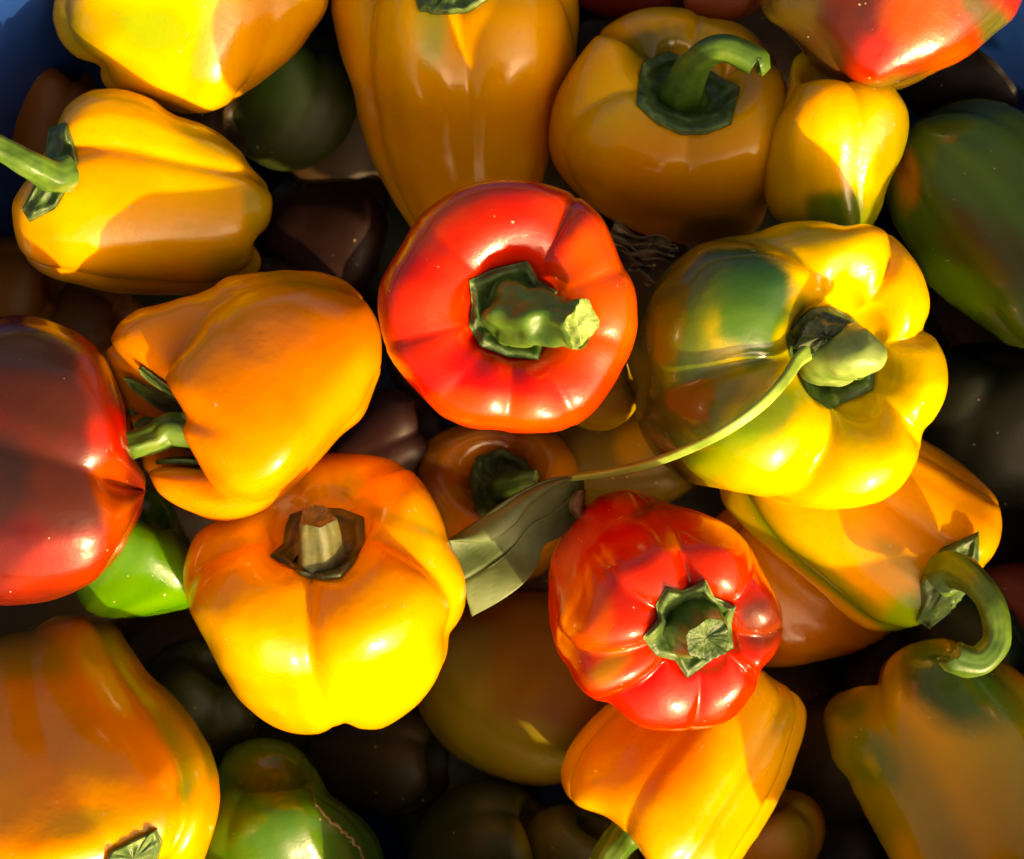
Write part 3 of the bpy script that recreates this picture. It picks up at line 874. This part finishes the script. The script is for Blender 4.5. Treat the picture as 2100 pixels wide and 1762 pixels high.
deep('dark green pepper in the shaded hollow right of the top left yellow one', 575, 190, 150, 165, 60, -0.110, (0.05,0.07,0.008), 65, blobs=[(590,180,60,GRN,80,0,0.7)])
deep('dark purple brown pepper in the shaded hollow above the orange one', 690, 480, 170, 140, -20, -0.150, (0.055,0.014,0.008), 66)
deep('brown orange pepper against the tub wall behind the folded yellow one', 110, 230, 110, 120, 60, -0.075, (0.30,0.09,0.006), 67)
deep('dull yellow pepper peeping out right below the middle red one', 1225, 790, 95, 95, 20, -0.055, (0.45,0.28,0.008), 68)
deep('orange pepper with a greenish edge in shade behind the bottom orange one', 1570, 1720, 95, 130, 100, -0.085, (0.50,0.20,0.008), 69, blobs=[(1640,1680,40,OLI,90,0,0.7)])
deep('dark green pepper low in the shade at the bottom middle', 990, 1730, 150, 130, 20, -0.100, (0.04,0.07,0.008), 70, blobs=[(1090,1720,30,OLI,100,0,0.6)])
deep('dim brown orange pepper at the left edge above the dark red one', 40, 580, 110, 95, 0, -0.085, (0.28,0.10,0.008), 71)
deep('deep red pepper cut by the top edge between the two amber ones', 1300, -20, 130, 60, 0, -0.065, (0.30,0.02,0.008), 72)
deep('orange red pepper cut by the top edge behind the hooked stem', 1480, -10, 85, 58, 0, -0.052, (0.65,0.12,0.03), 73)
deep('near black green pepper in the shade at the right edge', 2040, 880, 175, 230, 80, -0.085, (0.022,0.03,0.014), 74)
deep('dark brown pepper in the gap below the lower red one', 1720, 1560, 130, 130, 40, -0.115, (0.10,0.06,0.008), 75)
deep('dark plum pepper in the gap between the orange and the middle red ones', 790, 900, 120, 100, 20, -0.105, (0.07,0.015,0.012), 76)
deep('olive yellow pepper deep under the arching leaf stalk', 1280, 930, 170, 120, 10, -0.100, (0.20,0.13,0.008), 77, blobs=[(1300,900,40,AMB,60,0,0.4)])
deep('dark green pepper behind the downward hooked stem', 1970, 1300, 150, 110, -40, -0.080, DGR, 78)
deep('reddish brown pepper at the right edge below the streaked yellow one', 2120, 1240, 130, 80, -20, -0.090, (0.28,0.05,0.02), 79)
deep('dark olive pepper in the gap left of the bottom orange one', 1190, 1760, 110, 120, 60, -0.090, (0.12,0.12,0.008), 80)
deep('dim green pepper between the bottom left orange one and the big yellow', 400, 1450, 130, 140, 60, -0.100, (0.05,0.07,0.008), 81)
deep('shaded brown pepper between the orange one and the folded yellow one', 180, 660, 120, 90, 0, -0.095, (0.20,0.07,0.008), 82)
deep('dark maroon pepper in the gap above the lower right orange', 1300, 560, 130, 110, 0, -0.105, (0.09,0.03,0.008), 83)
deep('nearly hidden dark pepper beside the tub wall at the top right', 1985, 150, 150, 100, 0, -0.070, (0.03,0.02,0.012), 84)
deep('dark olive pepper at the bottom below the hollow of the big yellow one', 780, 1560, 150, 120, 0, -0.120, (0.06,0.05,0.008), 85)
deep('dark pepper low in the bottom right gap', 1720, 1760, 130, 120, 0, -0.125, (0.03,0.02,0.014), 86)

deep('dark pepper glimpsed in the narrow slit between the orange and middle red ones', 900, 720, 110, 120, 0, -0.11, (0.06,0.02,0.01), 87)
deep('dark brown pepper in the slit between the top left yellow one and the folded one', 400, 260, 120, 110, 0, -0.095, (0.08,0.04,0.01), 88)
# --- the lowest layer, hardly lit
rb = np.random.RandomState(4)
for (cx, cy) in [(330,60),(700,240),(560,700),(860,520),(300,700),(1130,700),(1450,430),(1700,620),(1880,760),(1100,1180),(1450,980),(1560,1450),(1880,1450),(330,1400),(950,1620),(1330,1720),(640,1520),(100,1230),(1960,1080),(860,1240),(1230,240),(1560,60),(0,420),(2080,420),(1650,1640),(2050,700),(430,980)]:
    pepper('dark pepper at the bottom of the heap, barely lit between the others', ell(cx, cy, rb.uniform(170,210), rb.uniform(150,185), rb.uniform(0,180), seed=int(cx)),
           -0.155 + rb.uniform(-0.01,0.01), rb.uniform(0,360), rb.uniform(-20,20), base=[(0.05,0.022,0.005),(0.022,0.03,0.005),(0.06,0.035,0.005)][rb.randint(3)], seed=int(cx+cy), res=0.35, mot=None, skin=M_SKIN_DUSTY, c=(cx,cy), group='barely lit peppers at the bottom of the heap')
# --- unseen peppers added beyond the frame to throw shade on the heap
for i, (cx, cy, rx, ry, an, z, bc, where) in enumerate([
    (200,2080,210,190,20,-0.020,ORA,'bottom left'), (620,2060,210,200,80,-0.050,AMB,'bottom'), (1010,2020,220,200,10,-0.020,GRN,'bottom'),
    (1330,2120,190,190,10,-0.040,AMB,'bottom'), (1620,2080,190,190,60,-0.060,RED,'bottom'), (2125,2070,255,215,-5,0.030,AMB,'bottom right corner'),
    (2330,2030,220,210,0,0.04,ORA,'bottom right'), (2370,1640,200,230,0,-0.040,GRN,'right'), (2380,1180,200,230,10,0.040,AMB,'right'), (2400,760,190,210,30,0.030,RED,'right'), (-230,1700,200,200,0,-0.03,AMB,'left'), (-220,400,190,190,0,-0.03,ORA,'left')]):
    pepper('pepper just outside the %s edge of the picture, number %d' % (where, i) if 0 else 'pepper of the same heap lying just outside the picture', ell(cx, cy, rx, ry, an, seed=i), z, an + 40, 20, base=bc, seed=200 + i, res=0.5, c=(cx, cy), group='unseen peppers added outside the picture to shade the heap')


# ------------------------------------------------------------------ stub, leaf stalk and leaf of the big yellow green pepper
def stub_and_leaf(info):
    root = info['root']
    z0 = info['pit'][2]
    # pale swollen stub that bulges to the right
    path = [info['pit'] - np.array([0, 0, 0.002]), pt(1702, 735, z0 + 0.006), pt(1722, 728, z0 + 0.014), pt(1752, 726, z0 + 0.020), pt(1778, 728, z0 + 0.021), pt(1798, 730, z0 + 0.0195), pt(1806, 731, z0 + 0.019)]
    sc = K * (H - z0) / H
    V, F, C, Tn, Rr = tube(path, [q * sc for q in (70, 62, 56, 54, 46, 30, 2)], 40, 3, 0.10, 5, 60)
    V = V + 0.0006 * np.stack([wob3(V, 11, 500), wob3(V, 12, 500), wob3(V, 13, 500)], 1)
    st = mesh_obj('stem', V, F, M_STUB, root, None, C[0])
    # torn dark cap over the stub: a domed plate with a ragged raised edge
    cap_out = [(1640,690),(1655,660),(1690,640),(1735,655),(1770,672),(1765,695),(1735,715),(1700,722),(1670,735),(1650,722),(1628,712)]
    cc = np.array((1695, 690.))
    na, nr = 72, 12
    V = []
    rr = np.random.RandomState(3)
    for i in range(nr):
        f = i / (nr - 1)
        for j in range(na):
            v = j / na * len(cap_out)
            k = int(v)
            t = v - k
            e = np.array(cap_out[k]) * (1 - t) + np.array(cap_out[(k + 1) % len(cap_out)]) * t
            q = cc * (1 - f) + e * f
            z = z0 + 0.0215 - 0.006 * f * f + 0.0007 * math.sin(j * 0.55 + f * 4) + (0.0012 if i == nr - 2 else 0) + 0.0005 * rr.uniform(-1, 1)
            if i == nr - 1:
                z -= 0.002
            V.append(pt(q[0], q[1], z))
    nv = len(V)
    V = np.array(V)
    V = np.vstack([V, V - np.array([0, 0, 0.003])])
    F = grid_faces(nr, na) + [f[::-1] for f in grid_faces(nr, na, nv)] + [[(nr-1)*na+j, nv+(nr-1)*na+j, nv+(nr-1)*na+(j+1) % na, (nr-1)*na+(j+1) % na] for j in range(na)]
    mesh_obj('torn_cap', V, F, M_CALYX_DRY2, st, None, pt(1695, 690, z0 + 0.02))
    # stalk
    sp = [(1655,722,z0+0.016),(1632,742,z0+0.018),(1608,778,z0+0.020),(1560,830,z0+0.020),(1490,880,z0+0.017),(1410,920,z0+0.016),(1330,950,0.028),(1250,968,0.018),(1195,976,0.009),(1160,982,0.006)]
    bv0 = BVHTree.FromPolygons([Vector(v) for v in info['P']], info['F'])
    eye0 = Vector((0, 0, H))
    sp2 = catmull(sp, 40)
    zs = []
    for a, b_, c_ in sp2:
        hit = bv0.ray_cast(eye0, (Vector(pt(a, b_, 0)) - eye0).normalized())[0]
        zs.append(max(c_, hit.z + 0.0045) if hit is not None else c_)
    zs = np.array(zs)
    zk = zs.copy()
    for _ in range(12):
        zs[1:-1] = (zs[:-2] + zs[1:-1] * 2 + zs[2:]) / 4
        zs = np.maximum(zs, zk - 0.001)
    path = [pt(q[0], q[1], z_) for q, z_ in zip(sp2, zs)]
    V, F, C, Tn, Rr = tube(path, [q * 1.0 * K * 0.95 for q in (16, 13, 11.5, 10.5, 10, 9.5, 9, 8.5, 8, 5)], 18, 3, 0.20, 6, 90)
    mesh_obj('leaf_stalk', V, F, M_STALK, root, None, C[0])
    # leaf: blade folded over along its upper edge
    Ee = catmull([(1172,975),(1120,984),(1060,1012),(1000,1052),(960,1079),(920,1106)], 60)
    Mm = catmull([(1176,981),(1130,1004),(1084,1040),(1055,1078),(1000,1112),(922,1110)], 60)
    Bb = catmull([(1196,985),(1194,1050),(1160,1095),(1118,1118),(1103,1158),(1075,1195),(1025,1232),(968,1263)], 60)
    nuu, nf, nb = 60, 14, 60
    V = []
    for i in range(nuu):
        u = i / (nuu - 1)
        ze = 0.006 - 0.005 * u + 0.001 * math.sin(u * 5)
        row = []
        for j in range(nf):                      # turned-over strip, from its free edge to the fold
            t = j / (nf - 1)
            q = Mm[i] * (1 - t) + Ee[i] * t
            row.append(pt(q[0], q[1], ze + 0.0035 * math.sin(math.pi * min(1, t * 0.75 + 0.2)) - 0.0008 * t))
        for j in range(1, nb):                   # blade, from the fold down to its lower edge
            t = j / (nb - 1)
            q = Ee[i] * (1 - t) + Bb[i] * t
            vein = abs(((u * 9 - abs(t - 0.55) * 2.6) % 1) - 0.5) * 2
            wv = 0.0022 * math.sin(t * 4 + u * 5) + 0.0007 * math.sin(u * 14 + t * 3) - 0.0005 * math.exp(-((t - 0.55) / 0.03) ** 2) - 0.00018 * max(0, 1 - (1 - vein) * 6)
            row.append(pt(q[0], q[1], ze - 0.0030 * math.sin(min(1, t * 3) * math.pi / 2) - 0.010 * t * (1 - u) - 0.004 * t * u + wv))
        V += row
    w = nf + nb - 1
    V = np.array(V)
    F = [(i * w + j, i * w + j + 1, (i + 1) * w + j + 1, (i + 1) * w + j) for i in range(nuu - 1) for j in range(w - 1)]
    lf = mesh_obj('leaf', V, F, M_LEAF, root, None, V[0])
    sol = lf.modifiers.new('thickness', 'SOLIDIFY')
    sol.thickness = 0.0004
    # midrib
    cen = [Ee[i] * 0.42 + Bb[i] * 0.58 for i in range(0, 60, 6)]
    mid = [pt(q[0], q[1], 0) for q in cen]
    bv = BVHTree.FromPolygons([Vector(v) for v in V], F)
    eye = Vector((0, 0, H))
    mp = []
    for q in cen:
        hit = bv.ray_cast(eye, (Vector(pt(q[0], q[1], 0)) - eye).normalized())[0]
        if hit is not None:
            mp.append(np.array(hit) + np.array([0, 0, 0.0002]))
    if len(mp) > 3:
        Vm, Fm, _, _, _ = tube(mp, [0.0004] * (len(mp) - 1) + [0.0002], 8, 2, 0, 0, 40)
        mesh_obj('midrib', Vm, Fm, M_LEAF, lf, None, mp[0])
    # curled torn scrap at the leaf base
    nx, ny = 14, 8
    V = []
    for i in range(nx):
        for j in range(ny):
            u, v = i / (nx - 1), j / (ny - 1)
            w_ = 16 + 14 * math.sin(u * 3)
            q = (1192 - 14 * math.sin(u * 3.1) + (v - 0.5) * w_ + 20 * u * u, 1005 + 72 * u)
            V.append(pt(q[0], q[1], 0.001 - 0.004 * u + 0.003 * math.sin(v * 3.1)))
    F = [(i * ny + j, i * ny + j + 1, (i + 1) * ny + j + 1, (i + 1) * ny + j) for i in range(nx - 1) for j in range(ny - 1)]
    sc_ = mesh_obj('curled_scrap', np.array(V), F, M_HUSK, lf, None, V[0])
    sol = sc_.modifiers.new('thickness', 'SOLIDIFY')
    sol.thickness = 0.0004

M_STUB = plant_material('stub_pale_green', (0.09, 0.17, 0.03), (0.24, 0.34, 0.09), (0.40, 0.46, 0.18), rough=0.42, scale=70, bump=0.4)
M_CALYX_DRY2 = plant_material('torn_cap_green', (0.03, 0.05, 0.018), (0.10, 0.13, 0.05), (0.34, 0.30, 0.16), rough=0.4, scale=100, bump=0.7)
M_STALK = plant_material('stalk_green', (0.13, 0.22, 0.03), (0.25, 0.38, 0.07), (0.36, 0.46, 0.12), rough=0.4, scale=60, bump=0.2)
M_LEAF = plant_material('leaf_green', (0.055, 0.095, 0.025), (0.095, 0.14, 0.045), (0.16, 0.20, 0.08), rough=0.55, scale=45, bump=0.35, sss=0.0)
stub_and_leaf(BIG)

# ------------------------------------------------------------------ dry husk and small things
def husk():
    root = bpy.data.objects.new('dry_husk', None)
    root.location = pt(1320, 520, -0.05)
    col.objects.link(root)
    tag(root, 'crumpled dry straw coloured husk stuck between the middle red pepper and the amber one', 'dry husk')
    rr = np.random.RandomState(5)
    for (x0, y0, x1, y1, w) in [(1255,470,1385,520,34),(1262,500,1380,535,26),(1300,540,1345,580,26),(1250,478,1320,545,22),(1330,505,1390,515,20)]:
        n, m = 26, 7
        V = []
        a1, a2, a3 = rr.uniform(0, 6, 3)
        dx, dy = x1 - x0, y1 - y0
        ln = math.hypot(dx, dy)
        nx_, ny_ = -dy / ln, dx / ln
        for i in range(n):
            u = i / (n - 1)
            for j in range(m):
                v = j / (m - 1) - 0.5
                ww = w * (0.5 + 0.5 * math.sin(math.pi * (u * 0.8 + 0.15))) * (1 + 0.3 * math.sin(9 * u + a1))
                o = 5 * math.sin(7 * u + a2)
                V.append(pt(x0 + dx * u + nx_ * (v * ww + o), y0 + dy * u + ny_ * (v * ww + o), -0.024 + 0.0025 * math.sin(v * 9 + u * 8 + a3) + 0.002 * math.sin(6 * u + a1) + rr.uniform(-1, 1) * 0.0002))
        F = [(i * m + j, i * m + j + 1, (i + 1) * m + j + 1, (i + 1) * m + j) for i in range(n - 1) for j in range(m - 1)]
        o = mesh_obj('strip', np.array(V), F, M_HUSK, root, None, V[0])
        s = o.modifiers.new('thickness', 'SOLIDIFY')
        s.thickness = 0.0005
husk()

# ------------------------------------------------------------------ scars on the skin
def scar(info, pts, r_px, mat, name='scar', wig=3.0, seed=1):
    bv = BVHTree.FromPolygons([Vector(v) for v in info['P']], info['F'])
    eye = Vector((0, 0, H))
    rr = np.random.RandomState(seed)
    C = catmull(pts, 36)
    P = []
    for q in C:
        q = q + rr.uniform(-wig, wig, 2)
        hit = bv.ray_cast(eye, (Vector(pt(q[0], q[1], 0)) - eye).normalized())[0]
        if hit is not None:
            P.append(np.array(hit))
    if len(P) < 4:
        return
    k = len(P)
    rad = r_px * K * (0.25 + np.abs(np.sin(np.linspace(0.2, 2.9, k))) * rr.uniform(0.5, 1.2, k))
    V, F, _, _, _ = tube(P, list(rad), 8, 2, 0.1, 0, 90)
    mesh_obj(name, V, F, mat, info['root'], None, P[0])
scar(BG, [(640,1610),(650,1650),(680,1685),(712,1712),(738,1745),(748,1775)], 3.0, M_HUSK)
